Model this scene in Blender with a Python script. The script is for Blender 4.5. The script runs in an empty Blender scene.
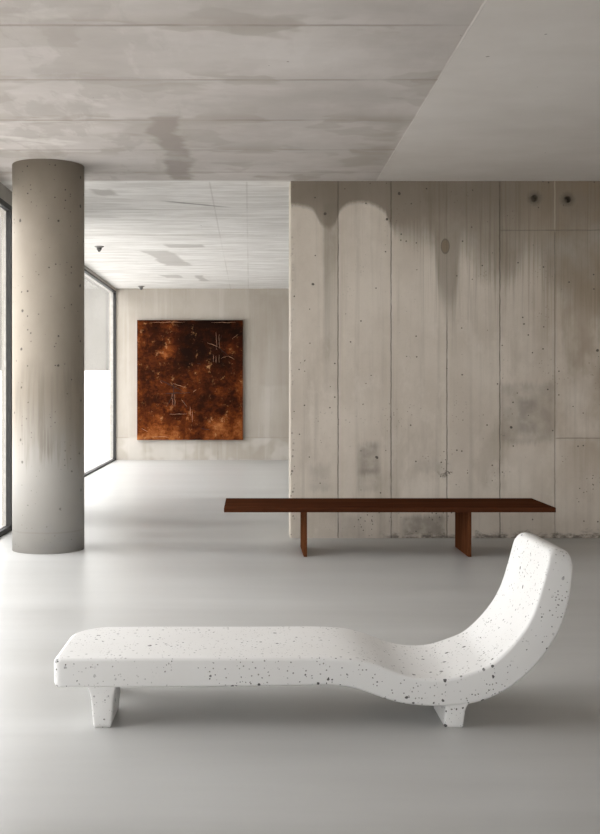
import bpy, bmesh, math, random
from mathutils import Vector, noise as mnoise
random.seed(7)
S = bpy.context.scene
COL = S.collection

# ------------------------------------------------------------------ constants (metres)
H = 3.2            # storey height
F = 1050.0         # focal length in pixels of a 600 wide frame
CAMZ = 1.345
WIN_X = -2.25      # near glazing line
WIN2_X = -2.50     # far glazing line
MID_Y = 9.41       # face of the board-marked concrete wall
FAR_Y = 19.6
RIGHT_X = 5.2
FRONT_Y = -4.0
JOG_Y = 11.6
EDGE_X = 0.36      # left edge of the concrete wall

# ------------------------------------------------------------------ node helpers
class E:
    """a socket with arithmetic"""
    def __init__(s, nt, sock): s.nt, s.s = nt, sock
    def _m(s, op, *a, clamp=False):
        n = s.nt.nodes.new('ShaderNodeMath'); n.operation = op; n.use_clamp = clamp
        for i, v in enumerate((s,) + a):
            if isinstance(v, E): s.nt.links.new(v.s, n.inputs[i])
            else: n.inputs[i].default_value = float(v)
        return E(s.nt, n.outputs[0])
    def __add__(s, o): return s._m('ADD', o)
    __radd__ = __add__
    def __mul__(s, o): return s._m('MULTIPLY', o)
    __rmul__ = __mul__
    def __sub__(s, o): return s._m('SUBTRACT', o)
    def __rsub__(s, o): return s._m('MULTIPLY', -1.0)._m('ADD', o)
    def __truediv__(s, o): return s._m('DIVIDE', o)
    def abs(s): return s._m('ABSOLUTE')
    def mx(s, o): return s._m('MAXIMUM', o)
    def mn(s, o): return s._m('MINIMUM', o)
    def floor(s): return s._m('FLOOR')
    def pw(s, o): return s._m('POWER', o)
    def inv(s): return s._m('MULTIPLY', -1.0)._m('ADD', 1.0)
    def ss(s, a, b, lo=0.0, hi=1.0):
        n = s.nt.nodes.new('ShaderNodeMapRange'); n.interpolation_type = 'SMOOTHSTEP'
        s.nt.links.new(s.s, n.inputs['Value'])
        for k, v in (('From Min', a), ('From Max', b), ('To Min', lo), ('To Max', hi)):
            if isinstance(v, E): s.nt.links.new(v.s, n.inputs[k])
            else: n.inputs[k].default_value = v
        return E(s.nt, n.outputs['Result'])

class M:
    def __init__(s, name):
        s.m = bpy.data.materials.new(name); s.m.use_nodes = True
        s.nt = s.m.node_tree; s.nt.nodes.clear()
        s.out = s.nt.nodes.new('ShaderNodeOutputMaterial')
        s.b = s.nt.nodes.new('ShaderNodeBsdfPrincipled')
        s.nt.links.new(s.b.outputs[0], s.out.inputs[0])
        tc = s.nt.nodes.new('ShaderNodeTexCoord')
        s.co = E(s.nt, tc.outputs['Object'])
        sp = s.nt.nodes.new('ShaderNodeSeparateXYZ'); s.nt.links.new(s.co.s, sp.inputs[0])
        s.x, s.y, s.z = (E(s.nt, sp.outputs[i]) for i in range(3))
    def put(s, sock, v):
        if isinstance(v, E): s.nt.links.new(v.s, sock)
        elif isinstance(v, (tuple, list)):
            sock.default_value = tuple(v) + ((1,) if len(v) == 3 and sock.type == 'RGBA' else ())
        else: sock.default_value = v
    def vec(s, x, y, z):
        n = s.nt.nodes.new('ShaderNodeCombineXYZ')
        for i, v in enumerate((x, y, z)): s.put(n.inputs[i], v)
        return E(s.nt, n.outputs[0])
    def sc(s, a, b, c):
        n = s.nt.nodes.new('ShaderNodeVectorMath'); n.operation = 'MULTIPLY'
        s.put(n.inputs[0], s.co); n.inputs[1].default_value = (a, b, c)
        return E(s.nt, n.outputs[0])
    def noise(s, v, scale=1, detail=4, rough=.55, dist=0, col=False):
        n = s.nt.nodes.new('ShaderNodeTexNoise'); s.put(n.inputs['Vector'], v)
        n.inputs['Scale'].default_value = scale; n.inputs['Detail'].default_value = detail
        n.inputs['Roughness'].default_value = rough; n.inputs['Distortion'].default_value = dist
        return E(s.nt, n.outputs['Color' if col else 'Fac'])
    def voro(s, v, scale=1, rnd=1.0):
        n = s.nt.nodes.new('ShaderNodeTexVoronoi'); s.put(n.inputs['Vector'], v)
        n.inputs['Scale'].default_value = scale; n.inputs['Randomness'].default_value = rnd
        sp = s.nt.nodes.new('ShaderNodeSeparateColor'); s.nt.links.new(n.outputs['Color'], sp.inputs[0])
        return E(s.nt, n.outputs['Distance']), E(s.nt, sp.outputs[0]), E(s.nt, sp.outputs[1])
    def warp(s, v, scale, amt):
        c = s.noise(v, scale, 2, .5, col=True)
        a = s.nt.nodes.new('ShaderNodeVectorMath'); a.operation = 'SUBTRACT'
        s.put(a.inputs[0], c); a.inputs[1].default_value = (.5, .5, .5)
        n = s.nt.nodes.new('ShaderNodeVectorMath'); n.operation = 'MULTIPLY_ADD'
        s.nt.links.new(a.outputs[0], n.inputs[0]); n.inputs[1].default_value = (amt,) * 3
        s.put(n.inputs[2], v)
        return E(s.nt, n.outputs[0])
    def mix(s, f, a, b, mode='MIX'):
        n = s.nt.nodes.new('ShaderNodeMix'); n.data_type = 'RGBA'; n.blend_type = mode
        s.put(n.inputs[0], f); s.put(n.inputs[6], a); s.put(n.inputs[7], b)
        return E(s.nt, n.outputs[2])
    def ramp(s, f, stops):
        n = s.nt.nodes.new('ShaderNodeValToRGB'); el = n.color_ramp.elements
        while len(el) < len(stops): el.new(.5)
        for e, (p, c) in zip(el, stops): e.position = p; e.color = tuple(c) + (1,)
        s.put(n.inputs[0], f)
        return E(s.nt, n.outputs[0])
    def curve(s, f, pts):
        n = s.nt.nodes.new('ShaderNodeFloatCurve'); c = n.mapping.curves[0]
        c.points[0].location = pts[0]; c.points[1].location = pts[-1]
        for p in pts[1:-1]: c.points.new(*p)
        n.mapping.update(); s.put(n.inputs['Value'], f)
        return E(s.nt, n.outputs[0])
    def specks(s, v, scale, r, keep, warp=.0):
        """irregular dots: keep = share of cells that carry one, r = radius in metres"""
        if warp: v = s.warp(v, scale * 2.2, warp)
        d, a, b = s.voro(v, scale)
        rad = (b * .75 + .25) * (r * scale)
        return (rad - d).ss(0.0, .05 * r * scale + .01) * a.ss(1 - keep, 1 - keep + .002)
    def box(s, u, v, u0, u1, v0, v1, soft=.02):
        return (u.ss(u0 - soft, u0 + soft) * u.ss(u1 - soft, u1 + soft, 1, 0)
                * v.ss(v0 - soft, v0 + soft) * v.ss(v1 - soft, v1 + soft, 1, 0))
    def line(s, u, at, w=.004):
        return (u - at).abs().ss(w * .5, w * 1.6, 1, 0)
    def bump(s, h, strength=.2, dist=.01):
        n = s.nt.nodes.new('ShaderNodeBump'); n.inputs['Strength'].default_value = strength
        n.inputs['Distance'].default_value = dist; s.put(n.inputs['Height'], h)
        s.nt.links.new(n.outputs[0], s.b.inputs['Normal'])
    def fin(s, col, rough=.7, metal=0., spec=.5):
        s.put(s.b.inputs['Base Color'], col); s.put(s.b.inputs['Roughness'], rough)
        s.put(s.b.inputs['Metallic'], metal); s.put(s.b.inputs['Specular IOR Level'], spec)
        return s.m

# ------------------------------------------------------------------ materials
def mat_board_wall():
    m = M('board_marked_concrete'); u, v = m.x, m.z
    joints = (.43, .905, 1.405, 1.88, 2.372, 2.85, 3.33, 3.8, 4.3)
    wob = (m.noise(m.sc(1, 0, 3), 3, 3) - .5) * .012
    jn = None
    for i, j in enumerate(joints):
        l = m.line(u + wob, j, .0045)
        if i in (4,): l = l * .6
        if i == 2: l = l * v.ss(1.75, 2.1, 1, .25)
        jn = l if jn is None else jn.mx(l)
    jn = jn * m.noise(m.sc(1, 0, 1), 6, 4).ss(.25, .55, .45, 1)
    # plank to plank tint
    idx = (u / .477).floor()
    d, pa, pb = m.voro(m.vec(idx * 3.7, 0, 1.3), 1)
    cloud = m.noise(m.sc(1, 1, .7), 1.7, 6, .6)
    fine = m.noise(m.sc(1, 1, 1), 38, 4, .65)
    streak = m.noise(m.sc(14, 1, .55), 1, 5, .6)
    streak2 = m.noise(m.sc(40, 1, .8), 1, 4, .6)
    col = m.mix(cloud.ss(.36, .64), (.515, .456, .388), (.655, .593, .52))
    col = m.mix(.35, col, m.mix(pa, (.45, .393, .328), (.66, .598, .525)))
    col = m.mix(streak.ss(.48, .74) * .28, col, (.255, .220, .175))
    big = m.noise(m.warp(m.sc(1.3, 1, .55), 1.1, .5), 1.35, 5, .6)
    col = m.mix(big.ss(.52, .66) * .34, col, (.27, .225, .168))
    col = m.mix(m.noise(m.sc(1.6, 1, .9), 2.2, 6, .65).ss(.55, .66) * .30, col, (.70, .642, .58))
    # damp stain running down from the slab: edge height given as a curve over the wall's length
    pts = [(0, .21), (.19, .25), (.29, .40), (.36, .42), (.45, .26), (.60, .19), (.76, .22), (.86, .30), (.92, .44),
           (1.10, .52), (1.28, .57), (1.34, 1.08), (1.46, 1.16), (1.54, .62), (1.70, .74), (1.96, .86),
           (2.15, .71), (2.30, .86), (2.45, 1.05), (2.80, 1.12), (3.4, .8), (4.8, .6)]
    bd = m.curve(u / 4.84, [(a / 4.84, b / 1.6) for a, b in pts]) * 1.6
    depth = H - v
    jit = (streak2 - .5) * .34 * u.ss(.7, 1.2, .05, 1) + (fine - .5) * .03
    soft = u.ss(.8, 1.2, .03, .22)
    stain = ((bd + jit - depth) / soft).ss(-1, 1) * u.ss(.001, .008)
    core = (depth + (cloud - .5) * .25).ss(.12, .62, 1, 0)
    col = m.mix(stain * (core * .28 + .56), col, (.145, .116, .084))
    # thin dribbles under the band
    drib = m.box(u + wob * 2, v, .30, .425, 1.3, 3.0, .018) * streak.ss(.25, .6, .5, 1) * v.ss(1.0, 2.9, .15, .8)
    col = m.mix(drib * .62, col, (.17, .145, .112))
    drib2 = u.ss(1.0, 1.35) * streak2.ss(.48, .66) * (v + cloud * .9).ss(1.7, 3.3)
    col = m.mix(drib2 * .42, col, (.150, .120, .085))
    warm_falloff = u.ss(1.7, 2.9) * m.noise(m.sc(1.2, 1, .8), 2.1, 4).ss(.3, .62) * v.ss(.1, 1.1, .35, 1)  # brown stain with light falloff painted in, darker to the right
    col = m.mix(warm_falloff * .62, col, (.235, .168, .102))
    # darker rectangles left by patches and form ties
    for a, b, c, e, k in ((.61, .79, .56, .84, .50), (.60, .80, .42, .60, .22), (.17, .36, .42, .66, .26), (1.88, 2.36, .85, 1.39, .30),
                          (2.05, 2.20, .95, 1.25, .30), (1.02, 1.38, .02, .20, .52), (1.12, 1.45, .60, .70, .18), (.43, .66, .0, .2, .20)):
        bx = m.box(u + (cloud - .5) * .10 + wob, v + (cloud - .5) * .12 + (streak2 - .5) * .10, a, b, c, e, .035) * m.noise(m.sc(1, 1, 1), 9, 3).ss(.2, .62, .35, 1)
        col = m.mix(bx * k, col, (.115, .098, .080))
    rs = m.noise(m.co, 9, 5, .7)
    rust = (rs * .9 + fine * .5 - .70 + m.box(u, v, 1.28, 1.46, .53, .62, .06) * .34 - .30).ss(-.03, .07)
    col = m.mix(rust * .8, col, (.075, .058, .042))
    # chipped foot of the wall
    foot = (v + (m.noise(m.sc(5, 1, 9), 2.3, 5, .7) - .5) * .34).ss(-.03, .06, 1, 0) * u.ss(.75, 1.0)
    col = m.mix(foot * .8, col, (.075, .062, .048))
    # pores, more of them low down and along the arris
    p1 = m.specks(m.co, 22, .0075, .24)
    p2 = m.specks(m.co, 9, .014, .22, .02)
    p3 = m.specks(m.co, 50, .006, .6) * m.noise(m.co, 2.4, 2).ss(.56, .66) * v.ss(.2, 1.6, 1, .35)
    p4 = m.specks(m.co, 34, .011, .9, .01) * u.ss(.012, .055, 1, 0) * u.ss(.001, .006) * v.ss(.1, 1.5, 1, .25)
    pores = p1.mx(p2).mx(p3).mx(p4)
    col = m.mix(pores * .85, col, (.055, .046, .036))
    # halo about the tie holes, grout ellipse, lighter joint top right
    for hx, hz in ((2.190, 3.045), (2.485, 3.035)):
        r = ((u - hx) * (u - hx) + (v - hz) * (v - hz)).pw(.5)
        col = m.mix((r + (fine - .5) * .05).ss(.03, .085, .55, 0), col, (.085, .070, .052))
    ex, ez = (u - 1.390) / .036, (v - 2.615) / .062
    er = (ex * ex + ez * ez).pw(.5)
    col = m.mix(er.ss(.75, 1.05, .75, 0), col, (.19, .135, .088))
    col = m.mix((er - 1).abs().ss(.06, .2, .6, 0), col, (.10, .08, .058))
    lj = m.line(u + wob, 2.372, .006) * v.ss(2.72, 2.8) * streak.ss(.3, .6, .4, 1)
    col = m.mix(lj * .7, col, (.42, .38, .31))
    hj = (m.line(v + wob, 2.76, .004) * u.ss(1.86, 1.9)).mx(m.line(v + wob, .895, .005) * u.ss(2.36, 2.4))
    jn = jn * m.box(u, v, 2.34, 2.4, 2.75, 3.3).inv()
    col = m.mix(hj * .45, col, (.12, .1, .075))
    col = m.mix(jn * .80, col, (.105, .088, .068))
    col = m.mix((fine - .5).abs() * .35, col, (.22, .19, .15))
    m.bump(fine * .12 + cloud * .3 - jn * .9 - pores * .9 - hj * .4, .45, .008)
    return m.fin(col, .72, 0, .3)

def mat_ceiling():
    m = M('ceiling_concrete'); x, y = m.x, m.y
    wob = (m.noise(m.sc(2, 2, 1), 1.2, 3) - .5) * .03
    cloud = m.noise(m.sc(.7, 1, 1), 1.1, 6, .6)
    brush = m.noise(m.warp(m.sc(1.3, 6, 1), 1.2, .3), 1.2, 7, .66)
    fine = m.noise(m.sc(3, 16, 1), 1.6, 5, .65)
    left = x.ss(1.126, 1.134, 1, 0)
    near = y.ss(9.37, 9.42, 1, 0)
    jn = None
    for j in (3.5, 4.42, 5.37, 6.32, 7.27, 8.18, 9.02):
        l = m.line(y + wob * .7 + (fine - .5) * .012, j, .013); jn = l if jn is None else jn.mx(l)
    jn = jn * left
    for j, k in ((10.9, .35), (12.73, 1), (14.1, .4), (15.46, .8), (17.55, .7)):
        jn = jn.mx(m.line(y + wob * .6, j, .022) * k)
    for j in (-.03, -.365): jn = jn.mx(m.line(x, j, .007) * y.ss(9.4, 9.5) * .35)
    jn = jn * m.noise(m.sc(1.1, .4, 1), 1.6, 3).ss(.36, .58, .25, 1)
    base = m.mix(cloud.ss(.3, .7), (.395, .363, .34), (.53, .497, .475))
    smooth = m.mix(cloud.ss(.3, .7), (.53, .497, .465), (.60, .570, .54))
    col = m.mix(left * .9, smooth, base)
    fa = m.mix(brush.ss(.36, .64), (.60, .582, .558), (.75, .738, .72))
    col = m.mix(near, fa, col)
    # trowelled blotches, mostly beside the joints
    off = ((y - 5.37) / .94); off = (off - (off + .5).floor()).abs()
    side = off.ss(.04, .22, 1, .15)
    bl = m.noise(m.warp(m.sc(1.25, 2.1, 1), 2.0, .5), 1.15, 3, .5)
    col = m.mix(bl.ss(.505, .55) * side * left * near * .52, col, (.33, .288, .250))
    col = m.mix(m.noise(m.warp(m.sc(.9, 1.3, 1), 2.5, .35), 1.5, 2).ss(.56, .60) * left * near * .38, col, (.33, .296, .262))
    wv = m.noise(m.warp(m.sc(2.2, .8, 1), 1.6, .5), 1.4, 5, .62)
    col = m.mix(wv.ss(.50, .58) * x.ss(-1.1, -.1, 1, .25) * left * near * .34, col, (.30, .268, .24))  # cloudy patches, stronger leftwards to offset bright window light in the colour
    # one long drip stain and a few by the fascia joint
    tr = x + (cloud - .5) * .35 + (bl - .5) * .25
    col = m.mix(m.box(tr, y, -.70, -.50, 7.15, 9.35, .035) * (bl).ss(.3, .5, .5, 1) * .85, col, (.285, .25, .225))
    col = m.mix(m.box(tr, y, -.86, -.52, 7.2, 7.75, .03) * .35, col, (.30, .262, .232))
    col = m.mix(m.box(x + (bl - .5) * .6, y, .80, 1.125, 7.2, 9.2, .05) * bl.ss(.38, .56) * .55, col, (.33, .295, .255))
    # white lime bloom at the left
    col = m.mix(m.noise(m.warp(m.sc(.9, 1.6, 1), 1.4, .8), 1.7, 4).ss(.57, .70) * x.ss(-1.6, -.5, 1, 0) * near * .45, col, (.74, .72, .69))
    # far bay patches
    for a, b, c, e in ((-1.45, -1.08, 14.2, 15.9), (-1.12, -.62, 13.55, 13.85), (-1.5, -1.2, 17.2, 17.7), (-1.5, -1.3, 9.8, 10.1), (-.95, -.8, 17.3, 18.2)):
        col = m.mix(m.box(x + (bl - .5) * .25 - (y - c) * .10, y + (fine - .5) * .25 + (brush - .5) * .3, a, b, c, e, .03) * .75, col, (.40, .38, .36))
    dg = y - x * .571 - 10.908
    col = m.mix((dg + (fine - .5) * .06).abs().ss(.01, .06, 1, 0) * x.ss(-.95, -.7) * x.ss(-.45, -.1, 1, 0) * .9, col, (.27, .258, .243))
    col = m.mix(fine.ss(.55, .72) * .45 * near.inv() * cloud.ss(.35, .6), col, (.45, .43, .405))
    edge = m.line(x + wob * .2, 1.13, .0055) * near * m.noise(m.sc(1, 1, 1), 2.3, 3).ss(.3, .6, .3, 1)
    col = m.mix(edge * .5, col, (.74, .71, .67))
    col = m.mix(jn * .68, col, (.26, .225, .195))
    pores = m.specks(m.sc(1, 1, 0), 9, .011, .10, .02)
    col = m.mix(pores * .7, col, (.11, .1, .085))
    m.bump(brush * .10 + fine * .06 - jn * .8 + edge * .5, .35, .01)
    return m.fin(col, .78, 0, .25)

def mat_floor():
    m = M('polished_floor')
    a = m.noise(m.sc(.22, 1.7, 1), 1.1, 5, .55)
    b = m.noise(m.sc(.9, 1, 1), .8, 5, .6)
    f = m.noise(m.co, 26, 4, .6)
    col = m.mix(a.ss(.3, .7), (.400, .398, .388), (.478, .477, .468))
    col = m.mix(b.ss(.4, .75) * .4, col, (.415, .407, .394))
    col = m.mix((f - .5).abs() * .2, col, (.40, .39, .375))
    m.bump(f * .03, .04, .01)
    return m.fin(col, a.ss(.25, .75, .30, .36), 0, .28)

def mat_plain_concrete(name, c0, c1, rain=.3, ax='x'):
    m = M(name)
    cl = m.noise(m.sc(1, 1, .6), 1.0, 6, .6)
    st = m.noise(m.sc(6, 6, .35), 1, 5, .6)
    f = m.noise(m.co, 30, 4, .6)
    col = m.mix(cl.ss(.3, .7), c0, c1)
    col = m.mix(st.ss(.5, .72) * rain, col, tuple(c * .68 for c in c0))
    col = m.mix(m.specks(m.co, 12, .006, .12) * .7, col, (.09, .08, .07))
    m.bump(cl * .3 + f * .1, .3, .008)
    return m.fin(col, .75, 0, .3)

def mat_far_wall():
    m = M('far_wall_concrete'); u, v = m.x, m.z
    cl = m.noise(m.sc(1, 1, .7), .9, 6, .6)
    st = m.noise(m.sc(5, 1, .28), 1, 5, .6)
    col = m.mix(cl.ss(.3, .7), (.37, .330, .28), (.455, .417, .37))
    col = m.mix(st.ss(.5, .66) * .30, col, (.55, .525, .49))
    for a, b, c, e, k in ((.18, .8, 1.4, 3.1, .28), (.0, .24, 0, 3.2, .18), (.55, .98, .25, 2.1, .22)):
        col = m.mix(m.box(u + (cl - .5) * .3, v + (cl - .5) * .5, a, b, c, e, .05) * st.ss(.3, .6, .4, 1) * k, col, (.30, .255, .205))
    jn = m.line(v, .42, .012).mx(m.line(u, -.0, .010) * .5).mx(m.line(u, -1.2, .010) * .4).mx(m.line(u, -.6, .01) * v.ss(.4, .44, 1, 0))
    jn = jn * m.noise(m.co, 2.2, 3).ss(.35, .6)
    low = v.ss(.38, .46, 1, 0)
    col = m.mix(low * m.noise(m.sc(1, 1, 1), 1.7, 2).ss(.45, .55) * .35, col, (.62, .60, .57))
    col = m.mix(jn * .45, col, (.26, .23, .19))
    f = m.noise(m.co, 24, 4, .6)
    m.bump(cl * .3 + f * .1 - jn * .5, .3, .01)
    return m.fin(col, .7, 0, .35)

def mat_column():
    m = M('column_concrete'); z = m.z
    cl = m.noise(m.sc(1, 1, .7), 1.6, 6, .6)
    st = m.noise(m.sc(22, 22, 1.1), 1, 4, .6)
    f = m.noise(m.co, 34, 4, .6)
    lo = (z + (cl - .5) * .9).ss(.55, 1.25, 1, 0)
    col = m.mix(cl.ss(.3, .7), (.232, .198, .158), (.285, .248, .203))
    col = m.mix(lo * .75, col, (.345, .335, .318))
    blue = m.noise(m.sc(1, 1, 1.2), 3.1, 4).ss(.5, .68) * (z + (cl - .5) * .5).ss(.25, 1.1, 1, 0)
    col = m.mix(blue * .45, col, (.30, .295, .29))
    # weeping stain half way up
    run = (z + (st - .5) * 1.0).ss(.75, .95) * (z + (st - .5) * .8).ss(1.35, 1.75, 1, 0)
    col = m.mix(run * st.ss(.38, .62, .2, 1) * m.noise(m.sc(3, 3, 1), 1.5, 3).ss(.38, .62, .25, 1) * .70, col, (.165, .142, .112))
    rin = m.line(z + (cl - .5) * .02, .17, .006)
    col = m.mix(rin * .25, col, (.2, .185, .16))
    p = m.specks(m.co, 13, .015, .5, .02).mx(m.specks(m.co, 26, .007, .4)) * z.ss(.1, 1.5, .5, 1)
    col = m.mix(p * .88, col, (.055, .047, .036))
    m.bump(cl * .3 + f * .1 - p, .35, .008)
    return m.fin(col, .68, 0, .35)

def mat_terrazzo():
    m = M('white_terrazzo')
    cl = m.noise(m.co, 4.2, 2)
    dens = cl.ss(.36, .60, .25, 1)
    big = m.specks(m.co, 26, .0092, .40, .014) * m.noise(m.co, 3.1, 2).ss(.45, .53)
    mid = m.specks(m.co, 48, .0056, .55, .008) * dens
    sml = m.specks(m.co, 85, .0035, .6, .004) * m.noise(m.co, 6, 2).ss(.40, .52)
    d, a, b = m.voro(m.warp(m.co, 100, .006), 46)
    tone = m.mix(a.ss(.6, 1.0), (.022, .021, .020), (.14, .12, .10))
    col = m.mix(m.noise(m.co, 2, 4).ss(.3, .7), (.70, .69, .675), (.735, .73, .72))
    col = m.mix(sml * .75, col, (.15, .135, .12))
    col = m.mix(mid * .92, col, tone)
    col = m.mix(big * .92, col, (.028, .026, .026))
    f = m.noise(m.co, 60, 3)
    m.bump(f * .05 - big * .15, .12, .004)
    return m.fin(col, .42, 0, .4)

def mat_walnut():
    m = M('dark_walnut')
    g = m.noise(m.warp(m.sc(1.2, 22, 22), 1.5, .6), 1.4, 6, .65)
    g2 = m.noise(m.sc(.6, 5, 5), 1.3, 4)
    col = m.ramp(g * .65 + g2 * .35, [(.28, (.036, .0120, .0054)), (.5, (.062, .0215, .0100)), (.75, (.10, .037, .017))])
    m.bump(g, .08, .003)
    return m.fin(col, .6, 0, 0.)

def mat_walnut_leg():
    m = M('walnut_end_panel')
    g = m.noise(m.warp(m.sc(22, 22, 1.2), 1.5, .6), 1.4, 6, .65)
    g2 = m.noise(m.sc(5, 5, .8), 1.3, 4)
    col = m.ramp(g * .65 + g2 * .35, [(.28, (.052, .018, .0075)), (.5, (.095, .034, .0145)), (.75, (.15, .058, .026))])
    m.bump(g, .08, .003)
    return m.fin(col, .6, 0, 0.)

def mat_rust():
    m = M('rust_panel_paint'); u, v = m.x, m.z
    n1 = m.noise(m.warp(m.co, 1.6, .35), 2.1, 8, .72)
    n2 = m.noise(m.warp(m.co, 3, .12), 6.5, 7, .75)
    n3 = m.noise(m.sc(1.0, 1, 2.6), 2.2, 5, .65)
    up = m.box(u + (n1 - .5) * .5, v + (n3 - .5) * .6, .72, 2.1, 1.25, 2.3, .18)
    edge = u.mn(u * -1 + 1.97)
    k = n1 * .50 + n2 * .40 - .035 + n3 * .22 - up * .07 + v.ss(.05, .7, .07, 0) + edge.ss(.0, .14, .05, 0)
    def blob(cx, cz, rx, rz):
        a = (u + (n1 - .5) * .5 - cx * 1.97) / rx; b = (v + (n2 - .5) * .3 - (1 - cz) * 2.235) / rz
        return (a * a + b * b).ss(.1, 1.0, 1, 0)
    k = k + .7 * (blob(.31, .27, .22, .16) * .13 + blob(.12, .16, .3, .2) * .05 + blob(.87, .23, .22, .2) * .09 + blob(.38, .66, .5, .3) * .07 - blob(.56, .2, .35, .5) * .06 + blob(.2, .92, .55, .25) * .06 + blob(.85, .9, .4, .3) * .06 + blob(.95, .55, .12, .3) * .05) - .030
    col = m.ramp(k, [(.38, (.010, .0038, .0022)), (.48, (.030, .0075, .0028)), (.55, (.072, .0165, .0045)), (.615, (.145, .038, .0095)), (.73, (.31, .115, .036))])
    fl = m.noise(m.warp(m.co, 7, .1), 8.5, 6, .75).ss(.58, .66) * n1.ss(.42, .6)
    col = m.mix(fl * .7, col, (.36, .19, .085))
    m.bump(n2, .3, .01)
    return m.fin(col, n2.ss(.3, .7, .5, .7), 0, .02)

def mat_flat(name, c, rough=.5, metal=0., var=.12):
    m = M(name)
    n = m.noise(m.co, 18, 3)
    col = m.mix(n.ss(.3, .7), tuple(x * (1 - var) for x in c), tuple(x * (1 + var) for x in c))
    return m.fin(col, rough, metal, .5)

def mat_glass():
    m = bpy.data.materials.new('window_glass'); m.use_nodes = True; nt = m.node_tree; nt.nodes.clear()
    out = nt.nodes.new('ShaderNodeOutputMaterial'); mx = nt.nodes.new('ShaderNodeMixShader')
    tr = nt.nodes.new('ShaderNodeBsdfTransparent'); gl = nt.nodes.new('ShaderNodeBsdfGlossy')
    tr.inputs[0].default_value = (.970, .970, .968, 1); gl.inputs['Roughness'].default_value = .02
    fr = nt.nodes.new('ShaderNodeFresnel'); fr.inputs[0].default_value = 1.35
    ml = nt.nodes.new('ShaderNodeMath'); ml.operation = 'MULTIPLY'; ml.inputs[1].default_value = .16
    nt.links.new(fr.outputs[0], ml.inputs[0])
    nt.links.new(ml.outputs[0], mx.inputs[0]); nt.links.new(tr.outputs[0], mx.inputs[1])
    nt.links.new(gl.outputs[0], mx.inputs[2]); nt.links.new(mx.outputs[0], out.inputs[0])
    return m

# ------------------------------------------------------------------ object helpers
def link(name, bm, mat, parent=None, loc=(0, 0, 0), smooth=False):
    bmesh.ops.recalc_face_normals(bm, faces=bm.faces)
    me = bpy.data.meshes.new(name); bm.to_mesh(me); bm.free()
    if smooth:
        for p in me.polygons: p.use_smooth = True
    me.materials.append(mat)
    o = bpy.data.objects.new(name, me); COL.objects.link(o); o.location = loc
    if parent: o.parent = parent
    return o
def box(bm, x0, x1, y0, y1, z0, z1, bev=0.):
    vs = [bm.verts.new((x, y, z)) for z in (z0, z1) for y in (y0, y1) for x in (x0, x1)]
    fs = [bm.faces.new([vs[i] for i in q]) for q in
          ((0, 2, 3, 1), (4, 5, 7, 6), (0, 1, 5, 4), (2, 6, 7, 3), (0, 4, 6, 2), (1, 3, 7, 5))]
    if bev:
        es = list({e for f in fs for e in f.edges})
        bmesh.ops.bevel(bm, geom=es, offset=bev, segments=2, affect='EDGES', profile=.5)
def boxmesh(*a, **k):
    bm = bmesh.new(); box(bm, *a, **k); return bm
def struct(o, label=None):
    o['kind'] = 'structure'
    if label: o['label'] = label
    return o
def thing(name, label, cat, loc, group=None):
    o = bpy.data.objects.new(name, None); COL.objects.link(o); o.location = loc
    o.empty_display_size = .1
    o['label'] = label; o['category'] = cat
    if group: o['group'] = group
    return o
def lathe(bm, prof, n=24):
    rings = [[bm.verts.new((r * math.cos(2 * math.pi * i / n), r * math.sin(2 * math.pi * i / n), z)) for i in range(n)] for r, z in prof]
    for a, b in zip(rings, rings[1:]):
        for i in range(n): bm.faces.new((a[i], a[(i + 1) % n], b[(i + 1) % n], b[i]))
    bm.faces.new(rings[0][::-1]); bm.faces.new(rings[-1])

# ------------------------------------------------------------------ the setting
GL = mat_glass(); FRAME = mat_flat('dark_bronze_frame', (.016, .0155, .015), .6, 0)
CONC = mat_plain_concrete('side_concrete', (.33, .31, .28), (.42, .40, .37))
struct(link('floor', boxmesh(WIN2_X - .12, RIGHT_X, FRONT_Y, FAR_Y, -.15, 0), mat_floor()), 'smooth pale grey polished concrete floor')
struct(link('ceiling', boxmesh(WIN2_X - .12, RIGHT_X, FRONT_Y, FAR_Y, H, H + .25), mat_ceiling()), 'raw grey concrete ceiling with board joints and trowel marks')
struct(link('wall_back', boxmesh(WIN2_X - .12, RIGHT_X, 0, .25, 0, H), mat_far_wall(), loc=(0, FAR_Y, 0)), 'pale concrete wall at the far end, behind the rust painting')
PLASTER = mat_plain_concrete('white_plaster', (.50, .48, .45), (.58, .56, .53), .05)
struct(link('wall_right', boxmesh(0, .25, FRONT_Y, FAR_Y, 0, H), PLASTER, loc=(RIGHT_X, 0, 0)))

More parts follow.
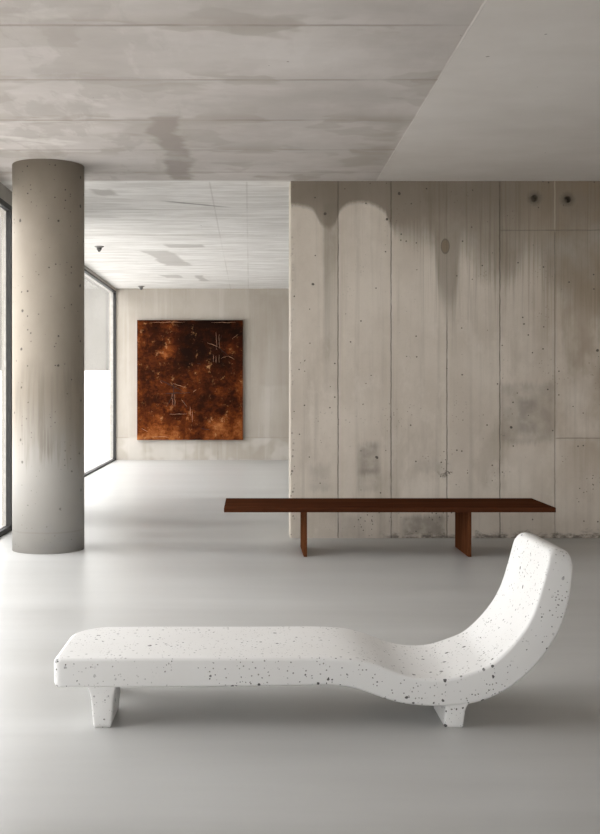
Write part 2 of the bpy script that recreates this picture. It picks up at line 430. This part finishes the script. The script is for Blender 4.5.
def mid_wall():
    bm = bmesh.new(); n = 220; t = .34; L = RIGHT_X - EDGE_X; rows = []
    rnd = random.Random(3)
    for i in range(n + 1):
        z = H * i / n
        c = .006 + .010 * max(0, mnoise.noise(Vector((0, 0, z * 9)))) + rnd.random() * .004
        d = .006 + .008 * max(0, mnoise.noise(Vector((5, 0, z * 11))))
        if i in (0, n): c = d = .008
        rows.append([bm.verts.new(p) for p in ((0, d, z), (c, 0, z), (L, 0, z), (L, t, z), (.01, t, z), (0, t - .01, z))])
    for a, b in zip(rows, rows[1:]):
        for k in range(6): bm.faces.new((a[k], a[(k + 1) % 6], b[(k + 1) % 6], b[k]))
    bm.faces.new(rows[0][::-1]); bm.faces.new(rows[-1])
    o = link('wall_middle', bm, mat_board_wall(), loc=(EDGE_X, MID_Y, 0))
    # tie holes are really drilled: boolean, applied at once, cutter thrown away
    cb = bmesh.new()
    for hx, hz in ((2.190, 3.045), (2.485, 3.035)):
        ring = []
        for y, r in ((-.02, .034), (.012, .029), (.07, .024)):
            ring.append([cb.verts.new((hx + r * math.cos(a * math.pi / 10), y, hz + r * math.sin(a * math.pi / 10))) for a in range(20)])
        for a, b in zip(ring, ring[1:]):
            for i in range(20): cb.faces.new((a[i], a[(i + 1) % 20], b[(i + 1) % 20], b[i]))
        cb.faces.new(ring[0][::-1]); cb.faces.new(ring[-1])
    cut = link('cutter', cb, o.data.materials[0], loc=(EDGE_X, MID_Y, 0))
    md = o.modifiers.new('holes', 'BOOLEAN'); md.operation = 'DIFFERENCE'; md.object = cut; md.solver = 'EXACT'
    dg = bpy.context.evaluated_depsgraph_get(); dg.update()
    me = bpy.data.meshes.new_from_object(o.evaluated_get(dg))
    o.modifiers.clear(); o.data = me
    bpy.data.objects.remove(cut, do_unlink=True)
    return struct(o, 'stained board-marked concrete wall behind the dark bench')
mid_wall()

bm = bmesh.new(); lathe(bm, [(.297, 0), (.297, .8), (.297, 1.6), (.297, 2.4), (.297, H)], 128)
column = link('column', bm, mat_column(), loc=(-1.687, 8.79, 0))
for p in column.data.polygons: p.use_smooth = len(p.vertices) == 4
struct(column, 'round grey-beige concrete column standing at the left by the glazing'); column['category'] = 'column'

def window(name, x, y0, y1, z0, z1, fw=.055, fd=.05, bd=.05, label=None):
    """one fixed pane in a dark frame, in the plane x = const"""
    def ring(d0, d1, w, i=0.):
        bm = bmesh.new(); a0, a1, c0, c1 = y0 + i, y1 - i, z0 + i, z1 - i
        box(bm, d0, d1, a0, a0 + w, c0, c1); box(bm, d0, d1, a1 - w, a1, c0, c1)
        box(bm, d0, d1, a0 + w, a1 - w, c0, c0 + w); box(bm, d0, d1, a0 + w, a1 - w, c1 - w, c1)
        return bm
    o = struct(link(name, ring(-fd, 0, fw), FRAME, loc=(x, 0, 0)), label)
    link('glazing_bead', ring(-fd - bd, -fd, fw + .004), BEAD, o)
    link('glass', boxmesh(-fd - bd * .9, -fd - bd * .9 + .01, y0 + fw, y1 - fw, z0 + fw, z1 - fw), GL, o)
    return o
BEAD = mat_flat('pale_glazing_bead', (.40, .385, .36), .6)
ZW = 3.06
window('window_1', WIN_X, 5.95, 9.93, 0, ZW, .05, .045, .02, 'tall glazed pane in a dark frame at the left edge, left of the column')
window('window_2', WIN2_X, JOG_Y + .06, FAR_Y, 0, 3.15, .03, .05, .05, 'tall far glazed pane in a thin dark frame, between the column and the far wall')
window('window_3', WIN_X, 2.9, 5.95, 0, ZW, .05, .045, .02)
bm = bmesh.new(); box(bm, WIN_X - .25, WIN_X, FRONT_Y, JOG_Y, ZW, H)
struct(link('trim_1', bm, CONC), 'concrete strip above the near glazing')
bm = bmesh.new(); box(bm, WIN2_X - .12, WIN2_X, JOG_Y + .06, FAR_Y, 3.15, H)
struct(link('trim_2', bm, CONC), 'concrete strip above the far glazing')
bm = bmesh.new(); box(bm, WIN_X - .1, WIN_X, 9.93, JOG_Y, 0, ZW); box(bm, WIN2_X - .12, WIN_X, JOG_Y, JOG_Y + .06, 0, H)
struct(link('wall_left', bm, CONC))
bm = bmesh.new(); box(bm, WIN_X - .25, WIN_X, FRONT_Y, 2.9, 0, ZW)
struct(link('wall_left_blocker', bm, CONC))  # unseen solid wall, added in place of glazing to hold back light
bm = bmesh.new(); A0, A1 = -.7, 4.3
box(bm, WIN_X - .25, A0, FRONT_Y - .25, FRONT_Y, 0, H); box(bm, A1, RIGHT_X, FRONT_Y - .25, FRONT_Y, 0, H); box(bm, A0, A1, FRONT_Y - .25, FRONT_Y, 2.9, H)
struct(link('wall_front', bm, CONC))
bm = bmesh.new()
box(bm, A0, A1, -.06, 0, 0, .05); box(bm, A0, A1, -.06, 0, 2.85, 2.9); box(bm, A0, A0 + .05, -.06, 0, .05, 2.85); box(bm, A1 - .05, A1, -.06, 0, .05, 2.85)
w4 = struct(link('fill_window_rear', bm, FRAME, loc=(0, FRONT_Y - .1, 0)))  # unseen window added behind the camera for front fill
link('glass', boxmesh(A0 + .05, A1 - .05, -.04, -.03, .05, 2.85), GL, w4)
struct(link('terrace_ground_rear', boxmesh(WIN2_X - .12, 40, -40, FRONT_Y - .25, -.25, -.02), mat_plain_concrete('rear_paving', (.58, .57, .55), (.66, .65, .63), .1)))
# invented white wall and dark front, added outside to tone the far glass
struct(link('wall_backdrop_white', boxmesh(-40, -3.2, 40, 40.3, -.02, 2.0), mat_plain_concrete('backdrop_white_render', (.72, .71, .69), (.78, .77, .75), .05)))
struct(link('wall_backdrop_dark', boxmesh(-45, -3.2, 47, 55, -.02, 9.5), mat_plain_concrete('backdrop_dark_cladding', (.150, .144, .132), (.175, .168, .156), .2)))
# ground outside
TERR = mat_plain_concrete('terrace_paving', (.58, .57, .55), (.66, .65, .63), .1)
struct(link('terrace_ground', boxmesh(-60, WIN2_X - .12, -40, 60, -.25, -.02), TERR))

# ------------------------------------------------------------------ terrazzo chaise longue
def P(px, py, D=4.15):
    s = F / D
    return ((px - 250) / s, CAMZ - (py - 388) / s)
def catmull(pts, n):
    out = []
    for i in range(len(pts) - 1):
        p0 = pts[max(i - 1, 0)]; p1 = pts[i]; p2 = pts[i + 1]; p3 = pts[min(i + 2, len(pts) - 1)]
        for k in range(n):
            t = k / n
            out.append(tuple(.5 * (2 * b + (c - a) * t + (2 * a - 5 * b + 4 * c - d) * t * t + (3 * b - a - 3 * c + d) * t ** 3)
                             for a, b, c, d in zip(p0, p1, p2, p3)))
    out.append(tuple(pts[-1])); return out
def chaise():
    D0, D1 = 4.15, 4.715; W = D1 - D0
    ox = .2
    root = thing('chaise_longue', 'low white terrazzo chaise longue with dark specks and upswept curved back', 'chaise longue', (ox, D0 + W / 2, 0))
    mat = mat_terrazzo()
    pairs = [((52.5, 659), (53, 688)), ((100, 658.8), (100, 688)), ((150, 658.5), (150, 688)), ((200, 658.5), (200, 687.5)), ((250, 658.5), (250, 687)),
             ((290, 658.3), (290, 686.5)), ((320, 658.2), (315, 686)), ((343, 659), (336, 686.3)), ((361, 661), (353, 688.5)), ((378, 665.5), (370, 693.8)),
             ((393, 671.2), (386, 699.5)), ((410, 676.8), (405, 704.3)), ((430, 679.6), (428, 706.5)), ((452, 678.5), (457, 706.2)),
             ((472, 672.5), (484, 701)), ((491, 664.5), (507, 690)), ((508, 650), (527, 674.5)), ((523, 632), (544, 655.5)),
             ((534, 612), (558, 634)), ((541.5, 589), (567, 610)), ((546.5, 571), (571.5, 587)), ((552, 547.5), (574.5, 553))]
    top = catmull([P(*a) for a, b in pairs], 10); bot = catmull([P(*b) for a, b in pairs], 10)
    cen = [Vector(((a[0] + b[0]) / 2, 0, (a[1] + b[1]) / 2)) for a, b in zip(top, bot)]
    hv = [Vector(((a[0] - b[0]) / 2, 0, (a[1] - b[1]) / 2)) for a, b in zip(top, bot)]
    # arc length
    s = [0.]
    for a, b in zip(cen, cen[1:]): s.append(s[-1] + (b - a).length)
    L = s[-1]
    def at(q):
        q = min(max(q, 0), L)
        lo, hi = 0, len(s) - 1
        while hi - lo > 1:
            md = (lo + hi) // 2
            if s[md] <= q: lo = md
            else: hi = md
        t = (q - s[lo]) / (s[hi] - s[lo])
        return cen[lo].lerp(cen[hi], t), hv[lo].lerp(hv[hi], t)
    r = .0125; Rb0, Rf0, Rb1, Rf1 = .18, .03, .085, .05
    NS = 150; CAP = 8
    def trim(d, R): return 0. if d >= R else R - math.sqrt(max(R * R - (R - d) ** 2, 0))
    ys = [r * (1 - math.cos(a * math.pi / 2 / 6)) for a in range(7)]
    ys += [r + (W - 2 * r) * (.5 - .5 * math.cos(math.pi * k / 44)) for k in range(1, 44)]
    ys += [W - y for y in reversed(ys[:7])]
    bm = bmesh.new(); rows = []
    for y in ys:
        df, db = y, W - y
        e = min(df, db)
        sh = 0. if e >= r else r - math.sqrt(max(r * r - (r - e) ** 2, 0))     # fillet shrink of thickness
        a0 = max(trim(df, Rf0), trim(db, Rb0)); a1 = L - max(trim(df, Rf1), trim(db, Rb1))
        a0 = max(a0, sh); a1 = min(a1, L - sh)
        re0, re1 = .020, .034
        qs = []
        # along the top from left end to right end, eased fillets at both ends
        cap0 = [(a0 + re0 * (1 - math.sin(k * math.pi / 2 / CAP)), re0 * (1 - math.cos(k * math.pi / 2 / CAP))) for k in range(CAP, -1, -1)]
        cap1 = [(a1 - re1 * (1 - math.sin(k * math.pi / 2 / CAP)), re1 * (1 - math.cos(k * math.pi / 2 / CAP))) for k in range(0, CAP + 1)]
        body = [(a0 + re0 + (a1 - re1 - a0 - re0) * k / NS, 0.) for k in range(1, NS)]
        qs = cap0 + body + cap1
        loop = []
        for sg in (1, -1):
            seq = qs if sg == 1 else qs[::-1]
            for q, drop in seq:
                c, h = at(q); hl = h.length
                hh = max(hl - sh - drop, .002)
                p = c + h.normalized() * (hh * sg)
                loop.append(bm.verts.new((p.x - ox, y - W / 2, p.z)))
        rows.append(loop)
    n = len(rows[0])
    for a, b in zip(rows, rows[1:]):
        for i in range(n): bm.faces.new((a[i], a[(i + 1) % n], b[(i + 1) % n], b[i]))
    for rw in (rows[0], rows[-1]):
        m = n // 2
        for i in range(m - 1): bm.faces.new((rw[i], rw[i + 1], rw[n - 2 - i], rw[n - 1 - i]))
    body = link('body', bm, mat, root, smooth=True)
    # legs: tapering blocks, flared where they run into the slab
    def leg(px0, px1, bx0, bx1, topz, y0, y1, back):
        bm = bmesh.new(); rings = []
        t0, t1 = P(px0, 700)[0] - ox, P(px1, 700)[0] - ox
        b0, b1 = P(bx0, 729)[0] - ox, P(bx1, 729)[0] - ox
        N = 14; rc = .010
        for k in range(N + 1):
            f = k / N; z = topz * f
            fl = .012 * max(0, (f - .62) / .38) ** 2
            x0 = b0 + (t0 - b0) * f - fl; x1 = b1 + (t1 - b1) * f + fl
            yb = .018 * (1 - f)
            a = y0 + (yb if back else 0.004); b = y1 - (0.004 if back else yb)
            ins = .004 if k == 0 else 0
            ring = []
            for cx, cy, q in ((x1 - rc, b - rc, 0), (x0 + rc, b - rc, 1), (x0 + rc, a + rc, 2), (x1 - rc, a + rc, 3)):
                for j in range(5):
                    an = (q + j / 4) * math.pi / 2
                    ring.append(bm.verts.new((cx + (rc - ins) * math.cos(an), cy + (rc - ins) * math.sin(an), z + (0 if k else 0))))
            rings.append(ring)
        for a, b in zip(rings, rings[1:]):
            for i in range(20): bm.faces.new((a[i], a[(i + 1) % 20], b[(i + 1) % 20], b[i]))
        bm.faces.new(rings[0][::-1]); bm.faces.new(rings[-1])
        o = link('leg', bm, mat, root)
        for p in o.data.polygons: p.use_smooth = len(p.vertices) == 4
    zt0 = P(100, 688)[1] + .012; zt1 = P(450, 706.5)[1] + .012
    leg(89, 114, 93, 111, zt0, -W / 2, -W / 2 + .27, False); leg(83, 103, 86, 100, zt0, W / 2 - .13, W / 2 - .005, True)
    leg(446, 467, 444.5, 463.5, zt1, -W / 2, -W / 2 + .27, False); leg(446, 467, 444.5, 463.5, zt1, W / 2 - .13, W / 2 - .005, True)
chaise()

# ------------------------------------------------------------------ dark timber bench
def bench():
    x0, x1, y0, y1 = -.205, 2.41, 8.27, 8.98
    cx, cy = (x0 + x1) / 2, (y0 + y1) / 2
    root = thing('bench', 'long low dark brown wooden bench on two slab legs before the concrete wall', 'bench', (cx, cy, 0))
    hx, hy = (x1 - x0) / 2, (y1 - y0) / 2
    link('seat', boxmesh(-hx, hx, -hy, hy, .365, .403, bev=.0025), mat_walnut(), root)
    ml = mat_walnut_leg()
    for px in (303.6, 468.0):
        a = (px - 250) / (F / 8.36)
        link('leg', boxmesh(0, .028, -.265, .265, 0, .365, bev=.002), ml, root, loc=(a - cx, 0, 0))
bench()

# ------------------------------------------------------------------ rust painting on the far wall
def painting():
    s = F / 19.52
    x0, x1 = (137 - 250) / s, (243 - 250) / s
    z0, z1 = CAMZ - (440 - 388) / s, CAMZ + (388 - 320) / s
    w, h = x1 - x0, z1 - z0
    c = link('abstract_painting', boxmesh(0, w, -.08, 0, 0, h, bev=.006), mat_rust(), loc=(x0, FAR_Y - .001, z0))
    c['label'] = 'large square rust-brown abstract painting hanging on the far concrete wall'; c['category'] = 'painting'
    # scratched and dragged lines, thin ridges of paint (coordinates as shares of the canvas)
    def strokes(name, segs, mat, wd):
        bm = bmesh.new(); bm.from_mesh(c.data); rnd = random.Random(11); slot = len(c.data.materials)
        for (a, b, c_, d) in segs:
            p = Vector((a * w, 0, (1 - b) * h)); q = Vector((c_ * w, 0, (1 - d) * h)); t = (q - p); ln = t.length; t.normalize()
            nrm = Vector((-t.z, 0, t.x)); k = max(3, int(ln / .04)); prev = None
            for i in range(k + 1):
                f = i / k; ww = wd * (.25 + .75 * math.sin(math.pi * min(max(f, .04), .96))) * (.6 + .7 * rnd.random())
                o = p.lerp(q, f) + nrm * (rnd.random() - .5) * .012
                l, r_, m_ = o + nrm * ww, o - nrm * ww, o
                cur = [bm.verts.new((l.x, -.0795, l.z)), bm.verts.new((m_.x, -.0835, m_.z)), bm.verts.new((r_.x, -.0795, r_.z))]
                if prev:
                    for fc in ((prev[0], cur[0], cur[1], prev[1]), (prev[1], cur[1], cur[2], prev[2])): bm.faces.new(fc).material_index = slot
                prev = cur
        bm.to_mesh(c.data); bm.free(); c.data.materials.append(mat)
    strokes('pale_strokes', [(.745, .10, .752, .25), (.775, .12, .778, .24), (.66, .19, .79, .23), (.72, .29, .722, .35), (.745, .30, .747, .36), (.775, .29, .777, .355),
             (.79, .32, .86, .30), (.86, .30, .92, .33), (.90, .16, .95, .12), (.22, .51, .24, .53), (.34, .53, .45, .56), (.33, .61, .333, .71), (.355, .62, .36, .72), (.42, .66, .47, .72),
             (.31, .785, .47, .785), (.50, .72, .503, .80), (.52, .76, .523, .85), (.53, .60, .56, .58), (.12, .02, .45, .018), (.70, .02, .93, .02), (.15, .97, .3, .975), (.04, .90, .10, .93)],
            mat_flat('pale_rust_stroke', (.30, .165, .10), .6), .0042)
    strokes('dark_strokes', [(.345, .53, .345, .73), (.24, .615, .50, .605), (.22, .50, .36, .56), (.34, .55, .44, .60), (.43, .67, .47, .73), (.36, .60, .28, .72),
             (.60, .905, .69, .915), (.76, .22, .86, .30), (.80, .13, .74, .25), (.57, .36, .60, .37)],
            mat_flat('dark_rust_stroke', (.010, .004, .003), .9), .008)
painting()

# ------------------------------------------------------------------ ceiling sprinklers
def sprinkler(x, y, label):
    root = thing('ceiling_sprinkler', label, 'sprinkler', (x, y, H), 'ceiling sprinklers')
    g = mat_flat('sprinkler_grey', (.11, .105, .10), .4, .4)
    bm = bmesh.new(); lathe(bm, [(.062, 0), (.062, -.008), (.045, -.016)]); link('cover_plate', bm, mat_flat('plate_grey', (.22, .21, .20), .5, .2), root)
    bm = bmesh.new(); lathe(bm, [(.034, -.016), (.034, -.034), (.026, -.05), (.014, -.068), (.010, -.072)]); link('nozzle', bm, g, root)
sprinkler(-1.975, 13.75, 'small grey ceiling sprinkler nearer the column, close to the glazing')
sprinkler(-1.98, 19.1, 'small grey ceiling sprinkler close to the far wall above the painting')

# ------------------------------------------------------------------ light: overcast sky through the glazing
w = bpy.data.worlds.new('sky'); S.world = w; w.use_nodes = True; nt = w.node_tree; nt.nodes.clear()
wo = nt.nodes.new('ShaderNodeOutputWorld'); bg = nt.nodes.new('ShaderNodeBackground'); nt.links.new(bg.outputs[0], wo.inputs[0])
tc = nt.nodes.new('ShaderNodeTexCoord'); sp = nt.nodes.new('ShaderNodeSeparateXYZ'); nt.links.new(tc.outputs['Generated'], sp.inputs[0])
rp = nt.nodes.new('ShaderNodeValToRGB'); nt.links.new(sp.outputs[2], rp.inputs[0])
rp.color_ramp.elements[0].position = 0.; rp.color_ramp.elements[0].color = (.62, .62, .62, 1)
rp.color_ramp.elements[1].position = .7; rp.color_ramp.elements[1].color = (1, 1, 1, 1)
nt.links.new(rp.outputs[0], bg.inputs[0]); bg.inputs[1].default_value = 4.0
def portal(name, loc, rot, sx, sy):
    l = bpy.data.lights.new(name, 'AREA'); l.shape = 'RECTANGLE'; l.size = sx; l.size_y = sy; l.cycles.is_portal = True
    o = bpy.data.objects.new(name, l); COL.objects.link(o); o.location = loc; o.rotation_euler = rot
HP = math.pi / 2
portal('daylight_near', (WIN_X - .2, 6.41, 1.53), (0, -HP, 0), 3.06, 7.1)
portal('daylight_far', (WIN2_X - .16, 15.33, 1.58), (0, -HP, 0), 3.15, 8.6)

portal('fill_portal_rear', ((A0 + A1) / 2, FRONT_Y - .3, 1.45), (HP, 0, 0), A1 - A0, 2.9)  # portal for the added rear fill window

# ------------------------------------------------------------------ camera
cam = bpy.data.cameras.new('camera'); co = bpy.data.objects.new('camera', cam); COL.objects.link(co)
co.location = (0, 0, CAMZ); co.rotation_euler = (HP, 0, 0)
cam.sensor_fit = 'HORIZONTAL'; cam.sensor_width = 36; cam.lens = 36 * F / 600
cam.shift_x = 50 / 600; cam.shift_y = -29 / 600; cam.clip_end = 200
S.camera = co
S.cycles.use_denoising = True
S.cycles.max_bounces = 10; S.cycles.diffuse_bounces = 6; S.cycles.transparent_max_bounces = 12
S.view_settings.view_transform = 'Standard'; S.view_settings.look = 'None'
S.view_settings.gamma = 1; S.view_settings.use_curve_mapping = False
S.view_settings.exposure = 0.85
